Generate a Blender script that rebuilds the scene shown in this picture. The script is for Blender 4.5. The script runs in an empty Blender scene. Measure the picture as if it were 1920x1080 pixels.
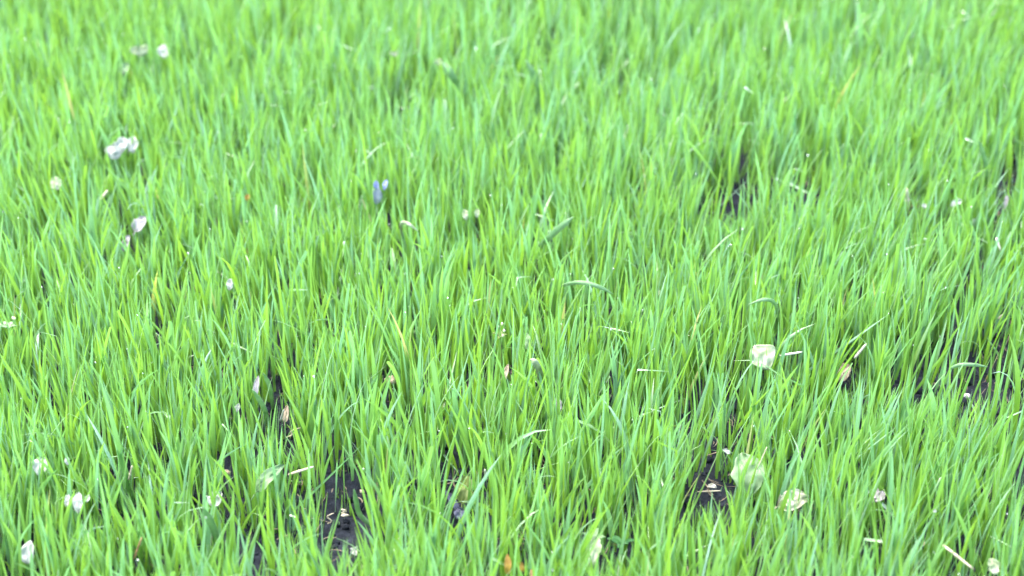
import bpy, bmesh, math, random
import numpy as np
from mathutils import Vector, Matrix, noise

# ------------------------------------------------------------------ camera, light, exposure
scene = bpy.context.scene
C = scene.collection
PITCH = math.radians(31.0)
CAM_H = 0.752
FPX = 3733.0                       # focal length in pixels of the 1920 wide photograph
cam_d = bpy.data.cameras.new('camera')
cam_d.lens = 70.0
cam_d.sensor_width = 36.0
cam_d.clip_start = 0.02
cam_d.clip_end = 500.0
cam_d.dof.use_dof = True
cam_d.dof.focus_distance = 1.27
cam_d.dof.aperture_fstop = 6.0
cam = bpy.data.objects.new('camera', cam_d)
cam.location = (0, 0, CAM_H)
cam.rotation_euler = (math.radians(90) - PITCH, 0, 0)
C.objects.link(cam)
scene.camera = cam

SUN_EL, SUN_AZ = math.radians(66), math.radians(-50)     # high, ahead and to the left, behind cloud
world = bpy.data.worlds.new('World')
scene.world = world
world.use_nodes = True
wn = world.node_tree
bg = wn.nodes['Background']
sky = wn.nodes.new('ShaderNodeTexSky')
sky.sky_type = 'NISHITA'
sky.sun_disc = False
sky.sun_elevation = SUN_EL
sky.sun_rotation = SUN_AZ
sky.air_density = 1.0
sky.dust_density = 4.0
sky.ozone_density = 1.0
wn.links.new(sky.outputs[0], bg.inputs[0])
bg.inputs[1].default_value = 0.15
sun_d = bpy.data.lights.new('sun', 'SUN')
sun_d.energy = 0.7
sun_d.angle = math.radians(110)
sun_d.color = (1.0, 0.97, 0.90)
sun = bpy.data.objects.new('sun', sun_d)
sd = Vector((math.sin(SUN_AZ) * math.cos(SUN_EL), math.cos(SUN_AZ) * math.cos(SUN_EL), math.sin(SUN_EL)))
sun.rotation_euler = sd.to_track_quat('Z', 'Y').to_euler()
C.objects.link(sun)

scene.render.engine = 'CYCLES'
scene.view_settings.view_transform = 'Standard'
scene.view_settings.look = 'None'
scene.view_settings.exposure = 3.02
scene.view_settings.gamma = 1.0
scene.cycles.max_bounces = 12
scene.cycles.diffuse_bounces = 8
scene.cycles.transmission_bounces = 8
scene.cycles.glossy_bounces = 3

R = np.random.default_rng(11)
rnd = random.Random(5)
CP, SP = math.cos(PITCH), math.sin(PITCH)


def ray(px, py):
    u = (px - 960) / FPX
    v = (540 - py) / FPX
    return Vector((u, CP + v * SP, -SP + v * CP))


def at(px, py, z=0.0):
    """point of the lawn that the photograph shows at this pixel, at height z"""
    d = ray(px, py)
    s = (CAM_H - z) / -d.z
    return Vector((d.x * s, d.y * s, z)), s          # s = depth: metres per FPX pixels


# ------------------------------------------------------------------ materials
def new_mat(name):
    m = bpy.data.materials.new(name)
    m.use_nodes = True
    nt = m.node_tree
    nt.nodes.clear()
    out = nt.nodes.new('ShaderNodeOutputMaterial')
    return m, nt, out


def N(nt, typ, **kw):
    n = nt.nodes.new(typ)
    for k, v in kw.items():
        if isinstance(k, str) and hasattr(n, k):
            setattr(n, k, v)
    return n


def mixcol(nt, fac, a, b, mode='MIX'):
    n = nt.nodes.new('ShaderNodeMix')
    n.data_type = 'RGBA'
    n.blend_type = mode
    for i, v in ((0, fac), (6, a), (7, b)):
        if hasattr(v, 'is_output') or isinstance(v, bpy.types.NodeSocket):
            nt.links.new(v, n.inputs[i])
        else:
            n.inputs[i].default_value = v if i == 0 else (*v, 1)
    return n.outputs[2]


def ramp(nt, src, stops):
    r = nt.nodes.new('ShaderNodeValToRGB')
    e = r.color_ramp.elements
    while len(e) < len(stops):
        e.new(0.5)
    for el, (p, c) in zip(e, stops):
        el.position = p
        el.color = (*c, 1)
    nt.links.new(src, r.inputs[0])
    return r.outputs[0]


def leafy_shader(nt, out, refl, trans, tfac, rough, spec=0.5, bump=None):
    d = N(nt, 'ShaderNodeBsdfDiffuse')
    t = N(nt, 'ShaderNodeBsdfTranslucent')
    g = N(nt, 'ShaderNodeBsdfGlossy')
    g.inputs['Roughness'].default_value = rough
    g.inputs['Color'].default_value = (0.9, 0.97, 1.0, 1)
    lw = N(nt, 'ShaderNodeLayerWeight')                 # Schlick reflectance, the same on both faces of the blade
    lw.inputs[0].default_value = 0.5
    pw = N(nt, 'ShaderNodeMath', operation='POWER')
    pw.inputs[1].default_value = 5.0
    nt.links.new(lw.outputs['Facing'], pw.inputs[0])
    fr = N(nt, 'ShaderNodeMath', operation='MULTIPLY_ADD')
    fr.inputs[1].default_value = 0.95
    fr.inputs[2].default_value = 0.075
    nt.links.new(pw.outputs[0], fr.inputs[0])
    mul = N(nt, 'ShaderNodeMath', operation='MULTIPLY')
    mul.inputs[1].default_value = spec
    nt.links.new(fr.outputs[0], mul.inputs[0])
    for s, n in ((refl, d), (trans, t)):
        if isinstance(s, tuple):
            n.inputs[0].default_value = (*s, 1)
        else:
            nt.links.new(s, n.inputs[0])
    m1 = N(nt, 'ShaderNodeMixShader')
    m1.inputs[0].default_value = tfac
    nt.links.new(d.outputs[0], m1.inputs[1])
    nt.links.new(t.outputs[0], m1.inputs[2])
    m2 = N(nt, 'ShaderNodeMixShader')
    nt.links.new(mul.outputs[0], m2.inputs[0])
    nt.links.new(m1.outputs[0], m2.inputs[1])
    nt.links.new(g.outputs[0], m2.inputs[2])
    nt.links.new(m2.outputs[0], out.inputs[0])
    if bump is not None:
        for n in (d, g):
            nt.links.new(bump, n.inputs['Normal'])


def grass_material():
    m, nt, out = new_mat('grass_blade')
    a = N(nt, 'ShaderNodeAttribute', attribute_name='hue')
    t = N(nt, 'ShaderNodeAttribute', attribute_name='along')
    refl = ramp(nt, a.outputs['Fac'], [(0.0, (0.225, 0.375, 0.265)), (0.22, (0.112, 0.255, 0.066)),  # lowest hue is a pale mint with reflected sky painted in
                                        (0.65, (0.126, 0.246, 0.030)), (0.93, (0.155, 0.240, 0.018)),
                                        (0.97, (0.36, 0.34, 0.13)), (1.0, (0.50, 0.44, 0.24))])
    tran = ramp(nt, a.outputs['Fac'], [(0.0, (0.20, 0.48, 0.14)), (0.5, (0.215, 0.45, 0.036)),
                                        (0.93, (0.235, 0.43, 0.03)), (1.0, (0.50, 0.45, 0.16))])
    base = ramp(nt, t.outputs['Fac'], [(0.0, (0.9, 0.9, 0.9)), (0.16, (0.25, 0.25, 0.25)), (0.3, (0, 0, 0))])
    refl = mixcol(nt, base, refl, (0.13, 0.26, 0.045))
    waxy = ramp(nt, t.outputs['Fac'], [(0.40, (0, 0, 0)), (0.95, (0.55, 0.55, 0.55))])
    refl = mixcol(nt, waxy, refl, (0.172, 0.320, 0.125))
    tc = N(nt, 'ShaderNodeTexCoord')
    no = N(nt, 'ShaderNodeTexNoise')
    no.inputs['Scale'].default_value = 900
    nt.links.new(tc.outputs['Object'], no.inputs['Vector'])
    v = ramp(nt, no.outputs[0], [(0.3, (0.82, 0.86, 0.82)), (0.7, (1.1, 1.08, 1.15))])
    refl = mixcol(nt, 1.0, refl, v, 'MULTIPLY')
    leafy_shader(nt, out, refl, tran, 0.47, 0.36, 1.0)
    return m


def litter_material(name, c1, c2, spots=0.0, tfac=0.3, scale=120, cspot=(0.05, 0.035, 0.02)):
    m, nt, out = new_mat(name)
    tc = N(nt, 'ShaderNodeTexCoord')
    no = N(nt, 'ShaderNodeTexNoise')
    no.inputs['Scale'].default_value = scale
    no.inputs['Detail'].default_value = 5
    nt.links.new(tc.outputs['Object'], no.inputs['Vector'])
    col = ramp(nt, no.outputs[0], [(0.38, c1), (0.62, c2)])
    if spots:
        vo = N(nt, 'ShaderNodeTexVoronoi')
        vo.inputs['Scale'].default_value = 190
        nt.links.new(tc.outputs['Object'], vo.inputs['Vector'])
        s = ramp(nt, vo.outputs['Distance'], [(spots, (1, 1, 1)), (spots + 0.06, (0, 0, 0))])
        col = mixcol(nt, s, col, cspot)
    uv = N(nt, 'ShaderNodeAttribute', attribute_name='vein')
    bmp = N(nt, 'ShaderNodeBump')
    bmp.inputs['Strength'].default_value = 0.5
    bmp.inputs['Distance'].default_value = 0.001
    w = N(nt, 'ShaderNodeMath', operation='ADD')
    nt.links.new(uv.outputs['Fac'], w.inputs[0])
    nt.links.new(no.outputs[0], w.inputs[1])
    nt.links.new(w.outputs[0], bmp.inputs['Height'])
    leafy_shader(nt, out, col, col, tfac, 0.6, 0.2, bmp.outputs[0])
    return m


def soil_material():
    m, nt, out = new_mat('dark_soil')
    p = N(nt, 'ShaderNodeBsdfPrincipled')
    tc = N(nt, 'ShaderNodeTexCoord')
    no = N(nt, 'ShaderNodeTexNoise')
    no.inputs['Scale'].default_value = 160
    no.inputs['Detail'].default_value = 8
    no.inputs['Roughness'].default_value = 0.7
    nt.links.new(tc.outputs['Object'], no.inputs['Vector'])
    n2 = N(nt, 'ShaderNodeTexNoise')
    n2.inputs['Scale'].default_value = 1100
    nt.links.new(tc.outputs['Object'], n2.inputs['Vector'])
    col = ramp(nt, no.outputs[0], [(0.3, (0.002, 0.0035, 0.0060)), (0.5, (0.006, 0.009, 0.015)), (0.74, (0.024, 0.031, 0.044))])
    # far beyond the sown patch the ground is a mown lawn
    sx = N(nt, 'ShaderNodeVectorMath', operation='LENGTH')
    nt.links.new(tc.outputs['Object'], sx.inputs[0])
    far = N(nt, 'ShaderNodeMapRange')
    far.inputs[1].default_value = 4.0
    far.inputs[2].default_value = 6.0
    nt.links.new(sx.outputs['Value'], far.inputs[0])
    n3 = N(nt, 'ShaderNodeTexNoise')
    n3.inputs['Scale'].default_value = 6
    n3.inputs['Detail'].default_value = 8
    nt.links.new(tc.outputs['Object'], n3.inputs['Vector'])
    lawn = ramp(nt, n3.outputs[0], [(0.35, (0.05, 0.12, 0.03)), (0.65, (0.08, 0.19, 0.045))])
    col = mixcol(nt, far.outputs[0], col, lawn)
    nt.links.new(col, p.inputs['Base Color'])
    p.inputs['Roughness'].default_value = 0.9
    p.inputs['Specular IOR Level'].default_value = 0.25
    b = N(nt, 'ShaderNodeBump')
    b.inputs['Strength'].default_value = 0.8
    b.inputs['Distance'].default_value = 0.0015
    nt.links.new(n2.outputs[0], b.inputs['Height'])
    nt.links.new(b.outputs[0], p.inputs['Normal'])
    nt.links.new(p.outputs[0], out.inputs[0])
    return m


def water_material():
    m, nt, out = new_mat('dew_water')
    g = N(nt, 'ShaderNodeBsdfGlass')
    g.inputs['IOR'].default_value = 1.33
    g.inputs['Roughness'].default_value = 0.05
    gl = N(nt, 'ShaderNodeBsdfGlossy')
    gl.inputs['Roughness'].default_value = 0.15
    mx = N(nt, 'ShaderNodeMixShader')
    mx.inputs[0].default_value = 0.45
    nt.links.new(g.outputs[0], mx.inputs[1])
    nt.links.new(gl.outputs[0], mx.inputs[2])
    nt.links.new(mx.outputs[0], out.inputs[0])
    return m


M_GRASS = grass_material()
M_SOIL = soil_material()
M_DEW = water_material()
M_CREAM = litter_material('cream_leaf', (0.24, 0.31, 0.16), (0.42, 0.48, 0.32))
M_PALEGREEN = litter_material('pale_green_leaf', (0.15, 0.26, 0.11), (0.26, 0.37, 0.20))
M_WHITE = litter_material('white_petal', (0.36, 0.40, 0.34), (0.54, 0.56, 0.50), tfac=0.4)
M_SPOT = litter_material('spotted_leaf', (0.34, 0.34, 0.22), (0.50, 0.50, 0.40), spots=0.13)
M_MAUVE = litter_material('mauve_leaf', (0.26, 0.25, 0.25), (0.40, 0.38, 0.38))
M_SLATE = litter_material('slate_leaf', (0.045, 0.05, 0.075), (0.09, 0.10, 0.16), tfac=0.1)
M_OLIVE = litter_material('olive_leaf', (0.11, 0.16, 0.03), (0.19, 0.24, 0.08), spots=0.12)
M_BROWN = litter_material('ochre_leaf', (0.24, 0.15, 0.03), (0.40, 0.28, 0.05), spots=0.08)
M_TAN = litter_material('tan_litter', (0.30, 0.24, 0.17), (0.50, 0.42, 0.30))
M_STRAW = litter_material('straw', (0.468, 0.39, 0.257), (0.608, 0.546, 0.406), tfac=0.15)
M_RED = litter_material('reddish_stalk', (0.42, 0.20, 0.10), (0.55, 0.32, 0.18), tfac=0.1)
M_WHITESTRAW = litter_material('bleached_straw', (0.46, 0.44, 0.36), (0.58, 0.56, 0.48), tfac=0.15)
M_LILAC = litter_material('lilac_petal', (0.36, 0.42, 0.48), (0.46, 0.52, 0.58), tfac=0.4)
M_VIOLET = litter_material('violet_petal', (0.24, 0.27, 0.50), (0.34, 0.38, 0.60), tfac=0.3)
M_SEEDLING = litter_material('seedling_green', (0.035, 0.13, 0.035), (0.06, 0.19, 0.05), tfac=0.3)
M_BLADE = litter_material('pale_blade', (0.22, 0.38, 0.17), (0.30, 0.46, 0.24), tfac=0.45)
M_FIBRE = litter_material('dead_fibre', (0.10, 0.075, 0.05), (0.24, 0.19, 0.13), tfac=0.0)
M_STONE = litter_material('pebble_stone', (0.35, 0.33, 0.33), (0.55, 0.52, 0.50), tfac=0.0)
M_BUD = litter_material('bud_cream', (0.507, 0.546, 0.273), (0.624, 0.64, 0.429), tfac=0.2)


# ------------------------------------------------------------------ helpers
GROUPS = {'leaf': 'fallen leaves caught in the grass', 'petal': 'fallen petals among the blades',
          'straw': 'dead straws lying in the grass', 'stick': 'thin sticks standing in the grass',
          'grass blade': 'pale bent blades above the others', 'seedling': 'young broadleaf weeds in the lawn',
          'leaf fragment': 'brown leaf scraps at the bottom edge', 'root': 'rootlets lying on the bare soil',
          'bark': 'bark crumbs between the blades', 'seed': 'seeds lying on the bare soil'}


def tag(o, label=None, cat=None, group=None, kind=None):
    if label: o['label'] = label
    group = group or GROUPS.get(cat)
    if cat: o['category'] = cat
    if group: o['group'] = group
    if kind: o['kind'] = kind
    return o


def mesh_from_arrays(name, verts, quads, mat, attrs=None, smooth=True):
    me = bpy.data.meshes.new(name)
    nv, nf = len(verts), len(quads)
    me.vertices.add(nv)
    me.vertices.foreach_set('co', np.ascontiguousarray(verts, dtype=np.float32).ravel())
    k = quads.shape[1]
    me.loops.add(nf * k)
    me.loops.foreach_set('vertex_index', np.ascontiguousarray(quads, dtype=np.int32).ravel())
    me.polygons.add(nf)
    me.polygons.foreach_set('loop_start', np.arange(0, nf * k, k, dtype=np.int32))
    me.polygons.foreach_set('loop_total', np.full(nf, k, dtype=np.int32))
    if smooth:
        me.polygons.foreach_set('use_smooth', np.ones(nf, dtype=bool))
    for an, av in (attrs or {}).items():
        at_ = me.attributes.new(an, 'FLOAT', 'POINT')
        at_.data.foreach_set('value', np.ascontiguousarray(av, dtype=np.float32).ravel())
    me.update(calc_edges=True)
    me.materials.append(mat)
    o = bpy.data.objects.new(name, me)
    C.objects.link(o)
    return o


# ------------------------------------------------------------------ bare patches and clearings
# (px, py, radius in photo pixels across, strength): bare soil seen between the blades
BARE = [(655, 1015, 52, 1.0), (640, 925, 30, .85), (1325, 925, 38, .95), (1300, 965, 24, .8), (1385, 845, 16, .7),
        (1700, 752, 44, .75), (1790, 745, 66, .75), (1870, 740, 40, .8), (1680, 760, 30, .7), (722, 722, 14, .9), (610, 600, 14, .8),
        (1345, 405, 34, .96), (1400, 378, 20, .96), (1880, 365, 14, .96), (1700, 370, 12, .96), (1490, 365, 16, .8), (1755, 345, 14, .7), (1885, 365, 16, .8),
        (955, 200, 16, .7), (770, 215, 18, .8), (740, 235, 14, .7), (860, 118, 14, .7), (1560, 180, 14, .7),
        (1110, 620, 15, .7), (1195, 570, 13, .8), (360, 560, 12, .6), (515, 770, 22, .7), (535, 730, 16, .6),
        (1095, 985, 24, .8), (1000, 855, 12, .5), (480, 1050, 34, .7), (1170, 1055, 20, .6), (1735, 1000, 16, .7),
        (1915, 905, 18, .9), (1760, 430, 12, .6), (1520, 870, 14, .6), (855, 905, 26, .6), (1580, 710, 26, .7),
        (1015, 1010, 12, .6), (100, 680, 12, .5), (200, 745, 10, .5), (1655, 900, 16, .7), (1620, 1060, 22, .7),
        (1170, 510, 10, .6), (660, 850, 18, .5), (410, 1060, 20, .4)]

clear = []          # (x, y, z, half width, strength): nothing tall may stand between this thing and the sky above the path


def litter_at(px, py, z, wpx, strength=0.75):
    if z >= .026: z += .003
    p, s = at(px, py, z)
    clear.append((p.x, p.y, z, wpx * 0.5 * s / FPX + 0.004, strength * (.90 if strength > .86 else .72)))
    return p, s / FPX


# ------------------------------------------------------------------ litter builders
def leaf_mesh(name, L, W, mat, curl=0.3, cup=0.2, ruffle=0.06, tipp=1.3, seed=0, parent=None, notch=0.0, thick=0.00035):
    rr = random.Random(seed)
    nu, nv = 13, 9
    verts, vein = [], []
    for i in range(nu):
        t = i / (nu - 1)
        prof = (math.sin(math.pi * min(1, t * 0.94 + 0.05) ** (1 / tipp))) ** 0.72 if 0 < t < 1 else 0.05
        prof = max(prof, 0.05)
        for j in range(nv):
            s = -1 + 2 * j / (nv - 1)
            jag = 1 + ruffle * (noise.noise(Vector((t * 5, s * 2 + seed, seed * 1.7))) * 2)
            x = s * W / 2 * prof * jag
            y = (t - 0.5) * L
            z = L * curl * (-(t - 0.5) ** 2 * 2) + W * cup * (s * s) * prof
            z += ruffle * W * noise.noise(Vector((t * 4 + seed, s * 3, seed)))* 2.2
            verts.append((x, y, z))
            vein.append(1.5 * math.exp(-(s * 9) ** 2) + 0.35 * abs(math.sin((t * 9 + abs(s) * 2.4) * math.pi)))
    quads = []
    for i in range(nu - 1):
        for j in range(nv - 1):
            if notch and rr.random() < notch and (j in (0, nv - 2)):
                continue
            a = i * nv + j
            quads.append((a, a + 1, a + nv + 1, a + nv))
    o = mesh_from_arrays(name, np.array(verts), np.array(quads), mat, {'vein': vein})
    md = o.modifiers.new('thickness', 'SOLIDIFY')
    md.thickness = thick
    sb = o.modifiers.new('smooth', 'SUBSURF')
    sb.levels = sb.render_levels = 1
    if parent: o.parent = parent
    return o


def tube_mesh(name, pts, r0, r1, mat, parent=None, flat=1.0, seg=7):
    pts = [Vector(p) for p in pts]
    verts, quads = [], []
    n = len(pts)
    for i, p in enumerate(pts):
        d = (pts[min(i + 1, n - 1)] - pts[max(i - 1, 0)]).normalized()
        a = d.cross(Vector((0.13, -0.9, 0.4))).normalized()
        b = d.cross(a).normalized()
        r = r0 + (r1 - r0) * i / (n - 1)
        if i in (0, n - 1): r *= 0.55
        for k in range(seg):
            an = 2 * math.pi * k / seg
            verts.append(p + a * math.cos(an) * r + b * math.sin(an) * r * flat)
    for i in range(n - 1):
        for k in range(seg):
            quads.append((i * seg + k, i * seg + (k + 1) % seg, (i + 1) * seg + (k + 1) % seg, (i + 1) * seg + k))
    verts.append(pts[0]); verts.append(pts[-1])
    for k in range(seg):
        quads.append((len(verts) - 2, (k + 1) % seg, k, k))
    me = bpy.data.meshes.new(name)
    fs = [q if q[2] != q[3] else q[:3] for q in quads]
    top = (n - 1) * seg
    for k in range(seg):
        fs.append((len(verts) - 1, top + k, top + (k + 1) % seg))
    me.from_pydata([tuple(v) for v in verts], [], fs)
    for p in me.polygons: p.use_smooth = True
    me.materials.append(mat)
    o = bpy.data.objects.new(name, me)
    C.objects.link(o)
    if parent: o.parent = parent
    return o


def fallen_leaf(name, cat, label, px, py, z, wpx, lpx, mat, spin=0, tilt=50, roll=0, curl=.3, cup=.15, ruffle=.14,
                stem=True, seed=1, strength=.75, tipp=1.3, group=None, notch=0):
    """wpx x lpx = size in the photograph; spin turns it in the picture, tilt raises its far end"""
    p, k = litter_at(px, py, z, max(wpx, 8) if abs(spin) < 45 else max(lpx, 8), strength)
    root = bpy.data.objects.new(name, None)
    C.objects.link(root)
    root.empty_display_size = 0.01
    root.matrix_world = Matrix.Translation(p) @ Matrix.Rotation(math.radians(tilt - 16), 4, 'X') @ \
        Matrix.Rotation(math.radians(spin), 4, 'Z') @ Matrix.Rotation(math.radians(roll), 4, 'Y')
    tag(root, label, cat, group)
    leaf_mesh('leaf_blade', lpx * k, wpx * k, mat, curl, cup, ruffle, tipp, seed, root, notch)
    if stem:
        L = lpx * k
        tube_mesh('leaf_stem', [(0, -L * .49, -L * curl * .47), (L * .02, -L * .62, -L * curl * .60), (L * .06, -L * .78, -L * curl * .62)],
                  0.0005, 0.0004, mat, root)
    return root


def petal(name, cat, label, px, py, z, wpx, lpx, mat, spin=0, tilt=50, seed=1, strength=.8, curl=.3, cup=.35, group=None):
    p, k = litter_at(px, py, z, max(wpx, lpx), strength)
    if py < 300: k *= 1.25
    o = leaf_mesh(name, lpx * k, wpx * k, mat, curl, cup, .22, 1.0, seed)
    o.matrix_world = Matrix.Translation(p) @ Matrix.Rotation(math.radians(tilt - 16), 4, 'X') @ Matrix.Rotation(math.radians(spin), 4, 'Z')
    return tag(o, label, cat, group)


def straw(name, cat, label, a, b, za, zb, rpx, mat, sag=0.0, strength=.7, kink=0.0, node=True):
    pa, sa = at(a[0], a[1], za)
    pb, sb = at(b[0], b[1], zb)
    n = 5
    for i in range(n):
        t = i / (n - 1)
        q = pa.lerp(pb, t)
        clear.append((q.x, q.y, q.z, 0.004, strength))
    base = pa.copy()
    pts = []
    for i in range(8):
        t = i / 7
        q = pa.lerp(pb, t) - base
        q.z -= sag * math.sin(math.pi * t)
        q.x += kink * math.sin(t * 7) * 0.001
        pts.append(q)
    r = rpx * 0.5 * sa / FPX
    root = bpy.data.objects.new(name, None)
    root.location = base
    root.empty_display_size = 0.01
    C.objects.link(root)
    tag(root, label, cat)
    tube_mesh('stalk', pts, r, r * .8, mat, root, flat=.6)
    if node:
        i = 3
        d = (pts[i + 1] - pts[i]) * .16
        tube_mesh('node', [pts[i] - d, pts[i] - d * .3, pts[i] + d * .3, pts[i] + d], r * 1.3, r * 1.3, mat, root, flat=.7)
    return root


def curled_blade(label, pix, zs, wpx, mat, strength=.7, name='curled_grass_blade'):
    """a single pale blade bent over above the others, given as a chain of points"""
    pts, ks = [], []
    for (px, py), z in zip(pix, zs):
        p, s = at(px, py, z)
        pts.append(p); ks.append(s / FPX)
        clear.append((p.x, p.y, z, 0.003, strength * .6))
    base = pts[0].copy()
    # smooth chain
    fine = []
    n = len(pts)
    for i in range(n - 1):
        p0, p1, p2, p3 = pts[max(i - 1, 0)], pts[i], pts[i + 1], pts[min(i + 2, n - 1)]
        for j in range(5):
            t = j / 5
            fine.append(0.5 * ((2 * p1) + (-p0 + p2) * t + (2 * p0 - 5 * p1 + 4 * p2 - p3) * t * t + (-p0 + 3 * p1 - 3 * p2 + p3) * t ** 3))
    fine.append(pts[-1])
    verts, quads, vein = [], [], []
    m = len(fine)
    w = wpx * 0.5 * ks[0]
    for i, p in enumerate(fine):
        d = (fine[min(i + 1, m - 1)] - fine[max(i - 1, 0)]).normalized()
        side = d.cross(Vector((0, -0.9, 0.45))).normalized()
        t = i / (m - 1)
        ww = w * min(1, .55 + t * 2) * min(1, (1 - t) * 3.5 + .08)
        up = side.cross(d)
        for s in (-1, 0, 1):
            verts.append(tuple(p - base + side * ww * s + up * (abs(s) * ww * .35)))
            vein.append(0.5 if s == 0 else 0)
    for i in range(m - 1):
        for j in range(2):
            a = i * 3 + j
            quads.append((a, a + 1, a + 4, a + 3))
    o = mesh_from_arrays(name, np.array(verts), np.array(quads), mat, {'vein': vein})
    md = o.modifiers.new('thickness', 'SOLIDIFY')
    md.thickness = 0.0003
    o.location = base
    return tag(o, label, 'grass blade')


def pebble(label, px, py, z, rpx, mat, seed, sq=(1, .8, .6), name='pebble', cat='pebble', strength=.7):
    p, k = litter_at(px, py, z, rpx * 2, strength)
    bm = bmesh.new()
    bmesh.ops.create_icosphere(bm, subdivisions=3, radius=rpx * k)
    for v in bm.verts:
        n_ = noise.noise(v.co * (1.3 / (rpx * k)) + Vector((seed, 0, 0)))
        v.co *= 1 + .35 * n_
        v.co.x *= sq[0]; v.co.y *= sq[1]; v.co.z *= sq[2]
    me = bpy.data.meshes.new(name)
    bm.to_mesh(me); bm.free()
    for f in me.polygons: f.use_smooth = True
    me.materials.append(mat)
    o = bpy.data.objects.new(name, me)
    o.location = p
    C.objects.link(o)
    return tag(o, label, cat)


def seedling(label, px, py, z, leafpx, n, mat, seed, cat='seedling', group=None, budmat=None):
    rr = random.Random(seed)
    p, k = litter_at(px, py, z, leafpx * 2, .8)
    root = bpy.data.objects.new('broadleaf_seedling', None)
    root.location = (p.x, p.y, 0)
    root.empty_display_size = 0.01
    C.objects.link(root)
    tag(root, label, cat, group)
    tube_mesh('stem', [(0, 0, -.003), (.001, 0, z * .5), (0, 0, z)], .0009, .0006, mat, root)
    for i in range(n):
        a = 2 * math.pi * i / n + rr.uniform(-.3, .3)
        L = leafpx * k * rr.uniform(.8, 1.15)
        lf = leaf_mesh('leaf', L, L * .45, mat, .35, .15, .04, 1.15, seed + i, root)
        el = math.radians(rr.uniform(10, 45))
        d = Vector((math.cos(a) * math.cos(el), math.sin(a) * math.cos(el), math.sin(el)))
        lf.location = Vector((0, 0, z)) + d * L * .5
        lf.rotation_euler = (el, 0, a - math.pi / 2)
    if budmat:
        for i in range(5):
            a = rr.uniform(0, 6.28)
            q = Vector((math.cos(a) * .005, math.sin(a) * .004, z + rr.uniform(0, .006)))
            b = tube_mesh('bud', [q, q + Vector((.0003, 0, .001)), q + Vector((0, 0, .0022))], .0009, .0008, budmat, root)
    return root


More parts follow.
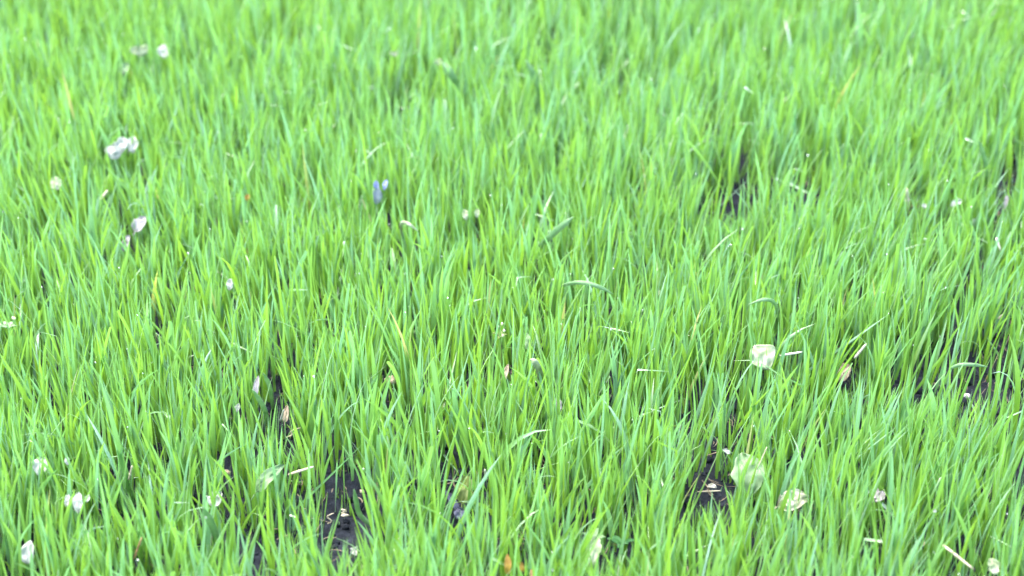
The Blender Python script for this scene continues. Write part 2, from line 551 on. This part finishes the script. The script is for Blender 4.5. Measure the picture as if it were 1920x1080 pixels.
# ------------------------------------------------------------------ the litter lying in the grass
def build_litter():
    FL = fallen_leaf
    LV, PT = 'leaf', 'petal'
    FL('fallen_leaf', LV, 'round cream leaf with a folded lower edge and two dark specks, right of centre', 1428, 668, .040, 52, 56, M_CREAM, spin=25, tilt=52, seed=3, cup=.25, curl=.25, strength=.85, tipp=1.0, stem=False)
    FL('fallen_leaf', LV, 'large pale green leaf standing above the one with dark holes at lower right', 1402, 886, .028, 64, 82, M_PALEGREEN, spin=12, tilt=58, seed=14, strength=.6, tipp=1.0, cup=.08, curl=.2, stem=False)
    FL('crumpled_leaf', LV, 'cream crumpled leaf with dark round holes, low in the grass at lower right', 1490, 936, .030, 40, 66, M_SPOT, spin=-72, tilt=48, seed=5, ruffle=.22, curl=.4, strength=.85, notch=.25)
    FL('fallen_leaf', LV, 'long pale green leaf slanting up to the right beside a tan straw, lower left', 506, 892, .036, 26, 74, M_PALEGREEN, spin=-42, tilt=48, seed=6, strength=.8)
    FL('fallen_leaf', LV, 'small white folded leaf left of the long slanting pale green leaf', 405, 934, .032, 26, 34, M_WHITE, spin=-30, tilt=50, seed=7, strength=.8, stem=False)
    FL('fallen_leaf', LV, 'white rounded leaf upright near the left edge, upper one of the lower left pair', 76, 874, .044, 30, 38, M_WHITE, spin=-8, tilt=62, seed=8, strength=.8, stem=False, tipp=.9)
    FL('fallen_leaf', LV, 'white narrow leaf upright between two blades, with small petals at its sides', 146, 942, .040, 19, 40, M_WHITE, spin=4, tilt=64, seed=9, strength=.8, stem=False, tipp=.9)
    petal('petal', PT, 'small white petal just left of the white narrow upright leaf', 126, 938, .040, 9, 26, M_WHITE, spin=-8, tilt=60, seed=10)
    petal('petal', PT, 'tiny white petal just right of the white narrow upright leaf', 164, 934, .040, 9, 16, M_WHITE, spin=-12, tilt=60, seed=11)
    petal('petal', PT, 'tiny pale petal high between blades above the white narrow leaf', 126, 864, .046, 9, 16, M_WHITE, spin=6, tilt=60, seed=12)
    FL('fallen_leaf', LV, 'greyish white tapering leaf in the bottom left corner', 52, 1034, .036, 28, 46, M_WHITE, spin=-6, tilt=58, seed=13, strength=.8, stem=False)
    FL('fallen_leaf', LV, 'mauve leaf slanting in the grass at upper left, blurred', 262, 418, .042, 24, 36, M_MAUVE, spin=-30, tilt=55, seed=14, strength=.85)
    petal('petal', PT, 'narrow mauve petal below and left of the slanting mauve leaf', 236, 455, .036, 12, 34, M_MAUVE, spin=-14, tilt=60, seed=15)
    FL('fallen_leaf', LV, 'blurred cream leaf near the left edge above the middle', 105, 342, .045, 22, 28, M_CREAM, spin=20, tilt=58, seed=16, strength=.8, stem=False)
    petal('petal', PT, 'largest white petal of the blurred cluster at upper left', 214, 283, .046, 26, 26, M_WHITE, spin=20, tilt=58, seed=17, strength=.95)
    petal('petal', PT, 'middle white petal of the blurred cluster, above its neighbour', 228, 272, .050, 18, 28, M_WHITE, spin=-5, tilt=62, seed=18, strength=.95)
    petal('petal', PT, 'rightmost upright white petal of the blurred cluster at upper left', 249, 270, .050, 15, 28, M_WHITE, spin=3, tilt=64, seed=19, strength=.95)
    petal('petal', PT, 'blurred cream petal near the top, left of a smaller white one', 262, 95, .052, 28, 18, M_CREAM, spin=10, tilt=58, seed=20, strength=.95)
    petal('petal', PT, 'blurred white petal near the top, right of the cream one', 307, 96, .052, 17, 24, M_WHITE, spin=20, tilt=62, seed=21, strength=.95)
    petal('petal', PT, 'blurred pale green petal below the cream one near the top left', 233, 129, .050, 14, 24, M_PALEGREEN, spin=-20, tilt=60, seed=22, strength=.9)
    petal('petal', PT, 'small bright white petal alone, left of the middle of the lawn', 431, 533, .044, 12, 23, M_WHITE, spin=0, tilt=64, seed=23, strength=.95)
    petal('petal', PT, 'cream petal beside a second one, above the centre of the lawn', 872, 402, .044, 11, 22, M_CREAM, spin=5, tilt=60, seed=24, strength=.9)
    petal('petal', PT, 'cream petal just right of its twin, above the centre of the lawn', 895, 399, .044, 10, 18, M_CREAM, spin=-5, tilt=60, seed=25, strength=.9)
    FL('fallen_leaf', LV, 'folded grey white leaf in the grass just right of the centre', 990, 640, .036, 16, 36, M_PALEGREEN, spin=12, tilt=60, seed=26, strength=.8, stem=False)
    FL('fallen_leaf', LV, 'dry mauve grey leaf standing on edge right of the pale curled blade tip', 1045, 758, .030, 18, 34, M_MAUVE, spin=-5, tilt=60, seed=27, strength=.6)
    FL('fallen_leaf', LV, 'narrow tan dry leaf below the centre, leaning right', 948, 698, .030, 11, 36, M_TAN, spin=-16, tilt=62, seed=28, strength=.8)
    FL('fallen_leaf', LV, 'narrow mauve leaf standing upright left of the lower middle', 481, 722, .036, 11, 38, M_MAUVE, spin=-6, tilt=64, seed=29, strength=.85, stem=False)
    petal('petal', PT, 'small white pointed petal at the foot of blades, left of the narrow mauve leaf', 446, 764, .030, 9, 18, M_WHITE, spin=-12, tilt=60, seed=30)
    FL('fallen_leaf', LV, 'mottled tan and white curled leaf deep in the grass above the long slanting leaf', 536, 775, .018, 12, 34, M_TAN, spin=-8, tilt=60, seed=31, strength=.85)
    FL('fallen_leaf', LV, 'dark slate coloured strip of leaf lying deep below the centre', 846, 935, .016, 14, 50, M_SLATE, spin=32, tilt=42, seed=32, strength=.9, stem=False)
    FL('fallen_leaf', LV, 'mottled olive leaf with a dark slate underside piece, below the centre', 872, 915, .020, 38, 56, M_OLIVE, spin=-12, tilt=48, seed=33, strength=.85)
    FL('fallen_leaf', LV, 'small blue grey leaf lying under the mottled olive leaf', 862, 962, .016, 24, 26, M_SLATE, spin=20, tilt=45, seed=34, strength=.9, stem=False)
    FL('fallen_leaf', LV, 'ochre brown leaf standing upright at the bottom edge', 952, 1058, .032, 14, 40, M_BROWN, spin=2, tilt=62, seed=35, strength=.9, stem=False)
    petal('leaf_fragment', 'leaf fragment', 'brown leaf scrap beside the ochre leaf at the bottom edge', 976, 1062, .030, 12, 22, M_BROWN, spin=30, tilt=55, seed=36)
    petal('leaf_fragment', 'leaf fragment', 'reddish brown leaf scrap at the very bottom, right of the ochre leaf', 1000, 1074, .030, 12, 18, M_RED, spin=-20, tilt=55, seed=37)
    FL('fallen_leaf', LV, 'cream pale leaf tapering upward near the bottom edge right of the middle', 1113, 1034, .028, 28, 66, M_CREAM, spin=-14, tilt=55, seed=38, strength=.8, notch=.1, tipp=.8)
    FL('fallen_leaf', LV, 'lavender grey leaf half hidden between blades at lower right', 1647, 926, .022, 30, 34, M_MAUVE, spin=-40, tilt=45, seed=39, strength=.85)
    FL('dry_leaf', LV, 'ribbed brown grey dry leaf on the soil at right of the middle', 1580, 694, .014, 34, 46, M_TAN, spin=-35, tilt=40, seed=40, strength=.85, ruffle=.15)
    petal('petal', PT, 'pink tipped white petal on a blade, left of the large pale green leaf', 1362, 846, .040, 8, 16, M_WHITE, spin=60, tilt=50, seed=41)
    petal('petal', PT, 'pinkish petal standing blurred near the right edge, above the middle', 1886, 378, .034, 8, 30, M_MAUVE, spin=-14, tilt=64, seed=42, strength=.9)
    petal('petal', PT, 'white double petal on the blurred blades at upper right', 1794, 380, .046, 12, 26, M_WHITE, spin=-62, tilt=55, seed=43, strength=.85)
    petal('petal', PT, 'small white petal beside the tan upright stick at upper right', 1733, 386, .044, 9, 10, M_WHITE, spin=0, tilt=60, seed=44, strength=.9)
    petal('petal', PT, 'white petal lying on the soil of the large bare patch', 664, 1032, .010, 16, 20, M_WHITE, spin=25, tilt=35, seed=45, strength=.9)
    petal('petal', PT, 'small pale petal under the straw on the soil patch at lower right', 1335, 912, .006, 10, 18, M_WHITESTRAW, spin=80, tilt=30, seed=46, strength=.9)
    petal('petal', PT, 'tiny white petal on the tip of a folded blade, lower right', 1752, 958, .040, 6, 9, M_WHITE, spin=50, tilt=55, seed=47)
    petal('petal', PT, 'blurred cream petal on a leaning blade tip, top centre', 822, 116, .058, 12, 12, M_CREAM, spin=0, tilt=60, seed=48, strength=.9)
    petal('petal', PT, 'small blurred cream petal on a blade tip, left of the top centre one', 739, 101, .058, 12, 8, M_CREAM, spin=0, tilt=60, seed=49, strength=.9)
    petal('petal', PT, 'blurred yellowish petal in the bottom right corner', 1862, 1062, .040, 22, 34, M_CREAM, spin=10, tilt=55, seed=50, strength=.8)
    petal('petal', PT, 'yellow petal low in the blurred grass, left of the lilac flower', 464, 370, .040, 10, 14, M_BROWN, spin=0, tilt=60, seed=51, strength=.9)
    # lilac flower: two upright petals with violet tips
    p, k = litter_at(706, 362, .040, 16, .97)
    fl = bpy.data.objects.new('lilac_flower', None)
    fl.location = (p.x, p.y, 0)
    fl.empty_display_size = .01
    C.objects.link(fl)
    tag(fl, 'small lilac flower bud with violet tip standing in the blurred grass', 'flower')
    tube_mesh('flower_stem', [(0, 0, -.003), (0, 0, .015), (0, 0, .032)], .0012, .0010, M_PALEGREEN, fl)
    for i, (dx, dy, s, m_) in enumerate([(0, 0, 40, M_LILAC), (-3, 1, 30, M_LILAC), (3, 3, 32, M_LILAC)]):
        o = leaf_mesh('petal', s * k, 12 * k, m_, .25, .4, .03, 1.0, 60 + i, fl)
        o.location = (dx * k, dy * k, .041)
        o.rotation_euler = (math.radians(78 - i * 4), 0, math.radians(-8 + 10 * i))
    o = leaf_mesh('violet_petal_tip', 16 * k, 10 * k, M_VIOLET, .2, .4, .03, 1.0, 66, fl)
    o.location = (0, 0, .050); o.rotation_euler = (math.radians(78), 0, 0)
    petal('petal', PT, 'narrow violet petal standing right of the lilac flower bud', 722, 346, .048, 8, 22, M_VIOLET, spin=-12, tilt=64, seed=67, strength=.95)
    # straws, sticks
    S = straw
    S('straw', 'straw', 'white bleached straw lying level right of the round cream leaf', (1462, 667), (1504, 660), .040, .042, 5, M_WHITESTRAW)
    S('straw', 'straw', 'bleached straw with a tan base leaning right above the ribbed dry leaf', (1602, 672), (1625, 644), .026, .034, 6, M_WHITESTRAW)
    S('straw', 'straw', 'tan straw tip pointing right beside the long slanting pale green leaf', (540, 890), (588, 875), .034, .040, 5, M_STRAW)
    S('straw', 'straw', 'cream straw running down to the right at the bottom right', (1768, 1022), (1826, 1068), .044, .034, 6, M_STRAW)
    S('stick', 'stick', 'tan upright stick in a dark gap at upper right, blurred', (1700, 355), (1703, 402), .060, .030, 8, M_STRAW)
    S('stick', 'stick', 'short reddish stick leaning right among the blades, lower left', (241, 900), (248, 873), .030, .042, 4, M_STRAW, strength=.85)
    S('stick', 'stick', 'reddish stalk with an orange tip near the bottom left', (250, 1050), (266, 1008), .024, .044, 4, M_RED, strength=.85)
    S('straw', 'straw', 'thin brown straw lying level across the soil patch at lower right', (1308, 922), (1352, 920), .006, .008, 3, M_STRAW, node=False, strength=.85)
    S('straw', 'straw', 'thin pale straw leaning right on the large pale green leaf', (1420, 880), (1438, 838), .036, .052, 3, M_STRAW, node=False)
    S('straw', 'straw', 'short white straw stub standing left of the small bare gap, lower left', (525, 790), (532, 768), .026, .038, 4, M_WHITESTRAW, node=False)
    S('straw', 'straw', 'yellowish blurred straw leaning right at upper left', (188, 375), (202, 357), .046, .054, 6, M_STRAW, strength=.85, node=False)
    S('straw', 'straw', 'light straw lying slanted on the ribbed dry leaf', (1581, 700), (1592, 689), .018, .020, 5, M_STRAW, node=False, strength=.9)
    S('straw', 'straw', 'pinkish straw end low between blades near the right edge', (1872, 598), (1880, 590), .030, .034, 5, M_STRAW, node=False)
    S('straw', 'straw', 'white straw scrap slanting down the right side, below the double petal', (1868, 446), (1876, 470), .044, .036, 5, M_WHITESTRAW, node=False, strength=.9)
    S('straw', 'straw', 'short white straw scrap deep in the grass right of the long slanting leaf', (543, 966), (554, 970), .020, .020, 4, M_WHITESTRAW, node=False)
    S('stick', 'stick', 'white upright sliver below the centre, right of the mottled olive leaf', (909, 880), (914, 900), .040, .028, 5, M_WHITESTRAW, node=False)
    S('rootlet', 'root', 'pale wiggly rootlet on the soil at the top of the large bare patch', (640, 955), (651, 967), .010, .004, 5, M_STRAW, kink=2, node=False, strength=.85)
    S('rootlet', 'root', 'thin pale rootlet hanging left of the large bare patch', (614, 982), (622, 962), .006, .014, 3, M_STRAW, kink=2, node=False, strength=.85)
    S('rootlet', 'root', 'short pinkish root at the edge of the bare gap above the large soil patch', (536, 820), (560, 802), .014, .020, 3, M_STRAW, kink=2, node=False)
    # bent pale blades
    CB = curled_blade
    CB('pale blade with a hooked cream tip, just below the centre', [(1016, 745), (1014, 712), (1010, 692), (1002, 678), (993, 674)], [.0, .035, .052, .062, .060], 11, M_CREAM, .9)
    CB('cream hooked blade bent over to the right, above the centre', [(752, 462), (752, 430), (754, 418), (766, 420), (784, 434)], [.0, .040, .060, .066, .060], 6, M_CREAM, .9)
    CB('long pale arched blade lying nearly level, right of the centre', [(1055, 535), (1078, 530), (1100, 531), (1126, 539), (1150, 552)], [.040, .060, .065, .062, .054], 7, M_BLADE, .9)
    CB('pale arching blade bent to the left above the round cream leaf', [(1456, 620), (1457, 585), (1450, 566), (1430, 562), (1402, 572)], [.0, .04, .062, .068, .062], 6, M_BLADE, .8)
    CB('broad pale straight blade leaning right, above the centre', [(1005, 470), (1030, 445), (1052, 425), (1075, 407)], [.03, .05, .065, .075], 11, M_BLADE, .9)
    CB('blunt pale blade cut at the top, left of the lower middle', [(512, 770), (508, 735), (502, 715), (494, 700)], [.0, .035, .052, .066], 8, M_BLADE, .9)
    CB('pale yellow green blade leaning left beside the blunt cut one', [(502, 800), (498, 772), (488, 752), (473, 730)], [.0, .035, .052, .066], 9, M_BLADE, .8)
    CB('bright broad blade leaning left in the lower left, pale green', [(412, 1040), (405, 1005), (394, 975), (380, 950)], [.0, .03, .05, .07], 14, M_BLADE, .8)
    CB('pale green blade across the top of the large bare patch, pointing left', [(700, 988), (675, 965), (668, 940), (664, 918)], [.01, .02, .035, .05], 9, M_BLADE, .9)
    CB('level pale blade crossing above the dark soil at far right', [(1780, 692), (1800, 684), (1825, 684), (1852, 688)], [.05, .056, .056, .05], 6, M_BLADE, .9)
    CB('bluish white blade leaning left at upper right, near the edge', [(1850, 345), (1848, 310), (1842, 285), (1835, 264)], [.02, .05, .07, .085], 8, M_BLADE, .9)
    CB('pale blurred blade bent left at the top centre', [(862, 172), (852, 150), (842, 132), (828, 118)], [.03, .05, .06, .066], 13, M_BLADE, .9)
    CB('pale blurred blade leaning left beyond the top centre one', [(1013, 200), (1012, 170), (1000, 140), (985, 112)], [.02, .045, .065, .08], 12, M_BLADE, .9)
    # pebbles, clods, seeds
    pebble('small tan pinkish seed husk on the soil above the large bare patch', 679, 921, .010, 5, M_TAN, 3, name='seed_husk', cat='seed')
    pebble('pinkish germinated grain at the top of the large bare patch', 646, 966, .006, 5, M_STRAW, 4, (1.4, .7, .6), name='grain', cat='seed')
    pebble('pale grey stone on the dark soil at far right', 1812, 742, .004, 7, M_STONE, 5)
    pebble('brown crumb of bark deep between blades in the left half', 424, 886, .012, 8, M_TAN, 6, name='bark_crumb', cat='bark')
    pebble('small red brown crumb at the right edge of the soil patch, below a blade', 1733, 1020, .006, 6, M_RED, 7, name='bark_crumb', cat='bark')
    pebble('rough brown clod low in the grass above the large bare patch', 733, 712, .010, 12, M_TAN, 8, name='clod', cat='soil clod', strength=.85)
    # broad seedlings
    seedling('dark green broadleaf seedling with drooping leaves near the bottom right of middle', 1165, 1020, .022, 26, 6, M_SEEDLING, 1)
    seedling('bluish green seedling with fingered leaves left of the drooping one', 1110, 1004, .026, 24, 5, M_PALEGREEN, 2)
    seedling('small flowering weed with cream buds at the left edge', 14, 606, .052, 18, 5, M_PALEGREEN, 3, budmat=M_BUD)
    seedling('small weed with yellow buds just left of the centre line', 938, 622, .044, 16, 4, M_OLIVE, 4, budmat=M_BUD)
    seedling('tiny bright seedling low in the grass left of the reddish stalk', 210, 930, .024, 20, 4, M_SEEDLING, 5)


build_litter()

# ------------------------------------------------------------------ ground
def warp(n, near, far):
    u = np.linspace(-1, 1, n)
    return np.sign(u) * (np.abs(u) * near + (np.abs(u) ** 9) * (far - near))


def build_ground():
    xs = warp(420, 0.95, 200)
    ys = warp(480, 1.15, 200) + 1.35
    X, Y = np.meshgrid(xs, ys)
    Z = np.zeros_like(X)
    for i in range(X.shape[0]):
        for j in range(X.shape[1]):
            x, y = X[i, j], Y[i, j]
            if abs(x) < 1.2 and 0.2 < y < 2.6:
                v = Vector((x * 45, y * 45, 0))
                z = .0050 * noise.noise(v) + .0050 * abs(noise.noise(v * 2.7)) + .0024 * noise.noise(v * 6.1)
                Z[i, j] = z
    ny, nx = X.shape
    idx = np.arange(ny * nx).reshape(ny, nx)
    q = np.stack([idx[:-1, :-1], idx[:-1, 1:], idx[1:, 1:], idx[1:, :-1]], -1).reshape(-1, 4)
    o = mesh_from_arrays('ground', np.stack([X, Y, Z], -1).reshape(-1, 3), q, M_SOIL)
    o['kind'] = 'structure'
    return o


build_ground()

# ------------------------------------------------------------------ grass
def smooth_field(x, y, seed, scale):
    r_ = np.random.default_rng(seed)
    v = np.zeros_like(x)
    for k in range(7):
        a = r_.uniform(0, 2 * np.pi)
        f = scale * r_.uniform(.6, 1.9)
        v += np.sin((x * np.cos(a) + y * np.sin(a)) * f + r_.uniform(0, 6.28))
    return v / 7 * 1.7


CL = np.array(clear)
bare = []
for (px, py, rpx, st) in BARE:
    p, s = at(px, py, 0)
    bare.append((p.x, p.y, rpx * (1.3 if (px > 1280 and 330 < py < 440) else 1.1) * s / FPX, st))
BR = np.array(bare)


def frustum_mask(x, y, margin):
    half = (960 / FPX) * (y * CP + CAM_H * SP)
    y0 = (CAM_H - .09) * (CP - .1447 * SP) / (SP + .1447 * CP)
    y1 = CAM_H * (CP + .1447 * SP) / (SP - .1447 * CP)
    return (np.abs(x) < half + margin) & (y > y0 - .03 - margin * .4) & (y < y1 + .1 + margin)


def grow(x0, x1, y0, y1, density, wmul, seg, rng, keep):
    n_t = int((x1 - x0) * (y1 - y0) * density / 2.0)
    tx = rng.uniform(x0, x1, n_t)
    ty = rng.uniform(y0, y1, n_t)
    # patchy sowing
    f = .7 * smooth_field(tx, ty, 3, 38) + 1.3 * smooth_field(tx, ty, 4, 170)
    m = rng.uniform(0, 1, n_t) < np.clip(.70 + .40 * f, .04, 1)
    m &= keep(tx, ty)
    tx, ty = tx[m], ty[m]
    nb = rng.integers(1, 4, len(tx))
    tuft = np.repeat(np.arange(len(tx)), nb)
    x = tx[tuft] + rng.normal(0, .0022, len(tuft))
    y = ty[tuft] + rng.normal(0, .0022, len(tuft))
    n = len(x)
    # bare soil
    kill = np.zeros(n)
    for bx, by, br, st in BR:
        d = np.sqrt(((x - bx)) ** 2 + ((y - by) * .55) ** 2)
        kill = np.maximum(kill, st * np.clip(1.35 - d / br, 0, 1) ** .6)
    m = rng.uniform(0, 1, n) > kill
    x, y, tuft = x[m], y[m], tuft[m]
    n = len(x)
    tuft_ran = rng.uniform(0, 1, tuft.max() + 1)
    tuft_az = rng.uniform(0, 2 * np.pi, tuft.max() + 1)
    hf = smooth_field(x, y, 8, 14)
    h = .060 + .003 * hf + rng.normal(0, .0115, n) + .008 * (tuft_ran[tuft] - .5)
    short = rng.uniform(0, 1, n) < .15
    h = np.where(short, rng.uniform(.018, .045, n), h)
    h = np.clip(h, .014, .125)
    # press down what would stand in front of the litter and the bare patches
    dcam = np.sqrt(x * x + y * y)
    for cx, cy, cz, hw, st in CL:
        dc = math.hypot(cx, cy)
        ux, uy = cx / dc, cy / dc
        along = dc - (x * ux + y * uy)
        lat = np.abs(x * uy - y * ux)
        sel = (along > -.004) & (along < .16) & (lat < hw)
        lim = cz + along * (CAM_H - cz) / dc - .004
        hit = sel & (h > lim) & (rng.uniform(0, 1, n) < st)
        h = np.where(hit, np.maximum(lim * rng.uniform(.75, 1, n), .008), h)
    for bx, by, br, st in BR:
        dc = math.hypot(bx, by)
        ux, uy = bx / dc, by / dc
        along = dc - (x * ux + y * uy)
        lat = np.abs(x * uy - y * ux)
        sel = (along > 0) & (along < .12) & (lat < br * .8)
        lim = .006 + along * CAM_H / dc
        hit = sel & (h > lim) & (rng.uniform(0, 1, n) < st * (.85 if dc < 1.35 or st > .95 else .62))
        h = np.where(hit, np.maximum(lim * rng.uniform(.7, 1.1, n), .008), h)
    w = np.clip(rng.lognormal(math.log(.0021), .25, n), .0011, .0036) * wmul
    w *= np.clip(h / .050, .5, 1.08)
    # lean: own azimuth around the tuft, plus a drift that changes slowly over the lawn
    az = tuft_az[tuft] + rng.normal(0, 1.3, n)
    th0 = np.abs(rng.normal(0, .155, n)) + .015
    flat_ = rng.uniform(0, 1, n) < .006
    th0 = np.where(flat_, rng.uniform(.5, 1.25, n), th0)
    bend = np.abs(rng.normal(.14, .22, n))
    arch = rng.uniform(0, 1, n) < .014
    bend = np.where(arch, rng.uniform(.8, 1.9, n), bend)
    driftx = .020 + .05 * smooth_field(x, y, 21, 7)
    drifty = -.02 + .06 * smooth_field(x, y, 22, 6)
    kink_t = rng.uniform(.45, .85, n)
    kink = np.where(rng.uniform(0, 1, n) < .009, rng.uniform(.6, 1.9, n), 0)
    face = az + np.pi / 2 + rng.normal(0, .9, n)          # direction the blade's width runs along
    twist = rng.normal(0, .7, n)
    sidecurl = rng.normal(0, .22, n)
    sky_sheen = rng.uniform(0, 1, n) < .30  # blades whose colour carries a painted sky sheen
    hue = np.clip(np.where(sky_sheen, .04, .46) + .11 * rng.normal(0, 1, n) + .13 * (tuft_ran[tuft] - .5) + .05 * smooth_field(x, y, 31, 9), 0, .92)
    dry = rng.uniform(0, 1, n) < .003
    hue = np.where(dry, rng.uniform(.96, 1, n), hue)
    blunt = rng.uniform(0, 1, n) < .015
    S = seg
    pos = np.stack([x, y, np.full(n, -.002)], -1)
    V = np.zeros((n, S + 1, 3, 3), np.float32)
    T = np.zeros((n, S + 1, 3), np.float32)
    dl = h / S
    tip = None
    for i in range(S + 1):
        t = i / S
        th = th0 + bend * t ** 1.6 + kink * (t > kink_t)
        a = az + sidecurl * t
        d = np.stack([np.sin(th) * np.cos(a) + driftx, np.sin(th) * np.sin(a) + drifty, np.cos(th)], -1)
        d /= np.linalg.norm(d, axis=1, keepdims=True)
        fa = face + twist * t
        sdir = np.stack([np.cos(fa), np.sin(fa), np.zeros(n)], -1)
        sdir -= d * np.sum(sdir * d, 1, keepdims=True)
        sdir /= np.linalg.norm(sdir, axis=1, keepdims=True) + 1e-9
        nrm = np.cross(sdir, d)
        prof = (.50 + .50 * min(1, t / .25)) * (1 - max(0, (t - .30) / .70) ** 2.3)
        bl = (.42 + .58 * min(1, t / .30)) * (1 if t < 1 else .75)
        pw = np.where(blunt, bl, prof) * w * .5
        fold = pw * .45
        V[:, i, 0] = pos - sdir * pw[:, None] + nrm * fold[:, None]
        V[:, i, 1] = pos
        V[:, i, 2] = pos + sdir * pw[:, None] + nrm * fold[:, None]
        T[:, i, :] = t
        if i < S:
            pos = pos + d * dl[:, None]
    base = (np.arange(n) * (S + 1) * 3)[:, None, None]
    i_ = np.arange(S)[None, :, None] * 3
    j_ = np.arange(2)[None, None, :]
    a = base + i_ + j_
    Q = np.stack([a, a + 1, a + 4, a + 3], -1).reshape(-1, 4)
    H = np.repeat(hue, (S + 1) * 3)
    return V, Q, T, H, n, pos


def join_grow(parts):
    vs, qs, ts, hs, off = [], [], [], [], 0
    for V, Q, T, H, n, _ in parts:
        v = V.reshape(-1, 3)
        vs.append(v); qs.append(Q + off); ts.append(T.ravel()); hs.append(H)
        off += len(v)
    return np.concatenate(vs), np.concatenate(qs), np.concatenate(ts), np.concatenate(hs)


near = grow(-.95, .95, .60, 2.25, 68000, 1.0, 7, R, lambda x, y: frustum_mask(x, y, .28))
mid = grow(-2.6, 2.6, -.2, 4.6, 6500, 1.7, 4, np.random.default_rng(2), lambda x, y: ~frustum_mask(x, y, .28))
v_, q_, t_, h_ = join_grow([near, mid])

g = mesh_from_arrays('grass', v_, q_, M_GRASS, {'along': t_, 'hue': h_})
tag(g, 'fresh green young grass blades growing thickly from dark soil', 'grass', kind='stuff')

# ------------------------------------------------------------------ dew drops on the blades
def build_dew():
    rng = np.random.default_rng(77)
    V = near[0]
    n = near[4]
    pick = rng.choice(n, 2000, replace=False)
    bm = bmesh.new()
    bmesh.ops.create_icosphere(bm, subdivisions=2, radius=1.0)
    uv = np.array([v.co[:] for v in bm.verts])
    uf = np.array([[v.index for v in f.verts] for f in bm.faces])
    bm.free()
    k = len(pick)
    seg = np.where(rng.uniform(0, 1, k) < .45, 7, rng.integers(1, 7, k))
    c = V[pick, seg, 1]
    side = rng.integers(0, 2, k) * 2
    edge = V[pick, seg, side]
    c = np.where((seg < 7)[:, None], c * .4 + edge * .6, c)
    r = np.clip(rng.lognormal(math.log(.00034), .38, k), .0002, .0008)
    vv = c[:, None, :] + uv[None] * r[:, None, None]
    ff = uf[None] + (np.arange(k) * len(uv))[:, None, None]
    o = mesh_from_arrays('dew_drops', vv.reshape(-1, 3), ff.reshape(-1, 3), M_DEW)
    tag(o, 'tiny clear dew drops beaded on the grass blades', 'dew', kind='stuff')


build_dew()

# ------------------------------------------------------------------ soil crumbs
def build_crumbs():
    rng = np.random.default_rng(9)
    bm = bmesh.new()
    bmesh.ops.create_icosphere(bm, subdivisions=1, radius=1.0)
    uv = np.array([v.co[:] for v in bm.verts])
    uf = np.array([[v.index for v in f.verts] for f in bm.faces])
    bm.free()
    k = 42000
    x = rng.uniform(-.95, .95, k); y = rng.uniform(.7, 2.0, k)
    m = frustum_mask(x, y, .1)
    x, y = x[m], y[m]; k = len(x)
    r = np.clip(rng.lognormal(math.log(.0013), .5, k), .0004, .0045)
    jit = 1 + rng.uniform(-.32, .32, (k, len(uv)))
    vv = uv[None] * r[:, None, None] * jit[..., None]
    vv[..., 2] *= .8
    vv += np.stack([x, y, np.full(k, .001) + r * .4], -1)[:, None, :]
    ff = uf[None] + (np.arange(k) * len(uv))[:, None, None]
    o = mesh_from_arrays('soil_crumbs', vv.reshape(-1, 3), ff.reshape(-1, 3), M_SOIL, smooth=False)
    tag(o, 'fine crumbs of dark soil between the grass roots', 'soil', kind='stuff')


build_crumbs()


# ------------------------------------------------------------------ dead fibres on the soil
def build_thatch():
    rng = np.random.default_rng(19)
    k = 9000
    x = rng.uniform(-.8, .8, k); y = rng.uniform(.7, 2.0, k)
    m = frustum_mask(x, y, .1)
    x, y = x[m], y[m]; k = len(x)
    L = np.clip(rng.lognormal(math.log(.0085), .5, k), .003, .028)
    w = np.clip(rng.lognormal(math.log(.00026), .4, k), .00012, .0007)
    az = rng.uniform(0, 2 * np.pi, k); el = np.abs(rng.normal(0, .25, k)); cv = rng.normal(0, 1.0, k)
    S = 4
    pos = np.stack([x, y, rng.uniform(.002, .010, k)], -1)
    V = np.zeros((k, S + 1, 4, 3))
    for i in range(S + 1):
        a = az + cv * i / S
        d = np.stack([np.cos(a) * np.cos(el), np.sin(a) * np.cos(el), np.sin(el)], -1)
        sd_ = np.stack([-np.sin(a), np.cos(a), np.zeros(k)], -1)
        ww = w * (1 if 0 < i < S else .4)
        up = np.array([0, 0, 1.0])
        for j, (p_, q_) in enumerate(((-1, 0), (0, .6), (1, 0), (0, -.6))):
            V[:, i, j] = pos + sd_ * (ww * p_)[:, None] + up * (ww * q_)[:, None]
        pos = pos + d * (L / S)[:, None]
    base = (np.arange(k) * (S + 1) * 4)[:, None, None]
    i_ = np.arange(S)[None, :, None] * 4
    j_ = np.arange(4)[None, None, :]
    j2 = (j_ + 1) % 4
    Q = np.stack([base + i_ + j_, base + i_ + j2, base + i_ + 4 + j2, base + i_ + 4 + j_], -1).reshape(-1, 4)
    o = mesh_from_arrays('dead_fibres', V.reshape(-1, 3), Q, M_FIBRE)
    tag(o, 'short dead tan fibres and rootlets strewn over the soil', 'plant debris', kind='stuff')


build_thatch()
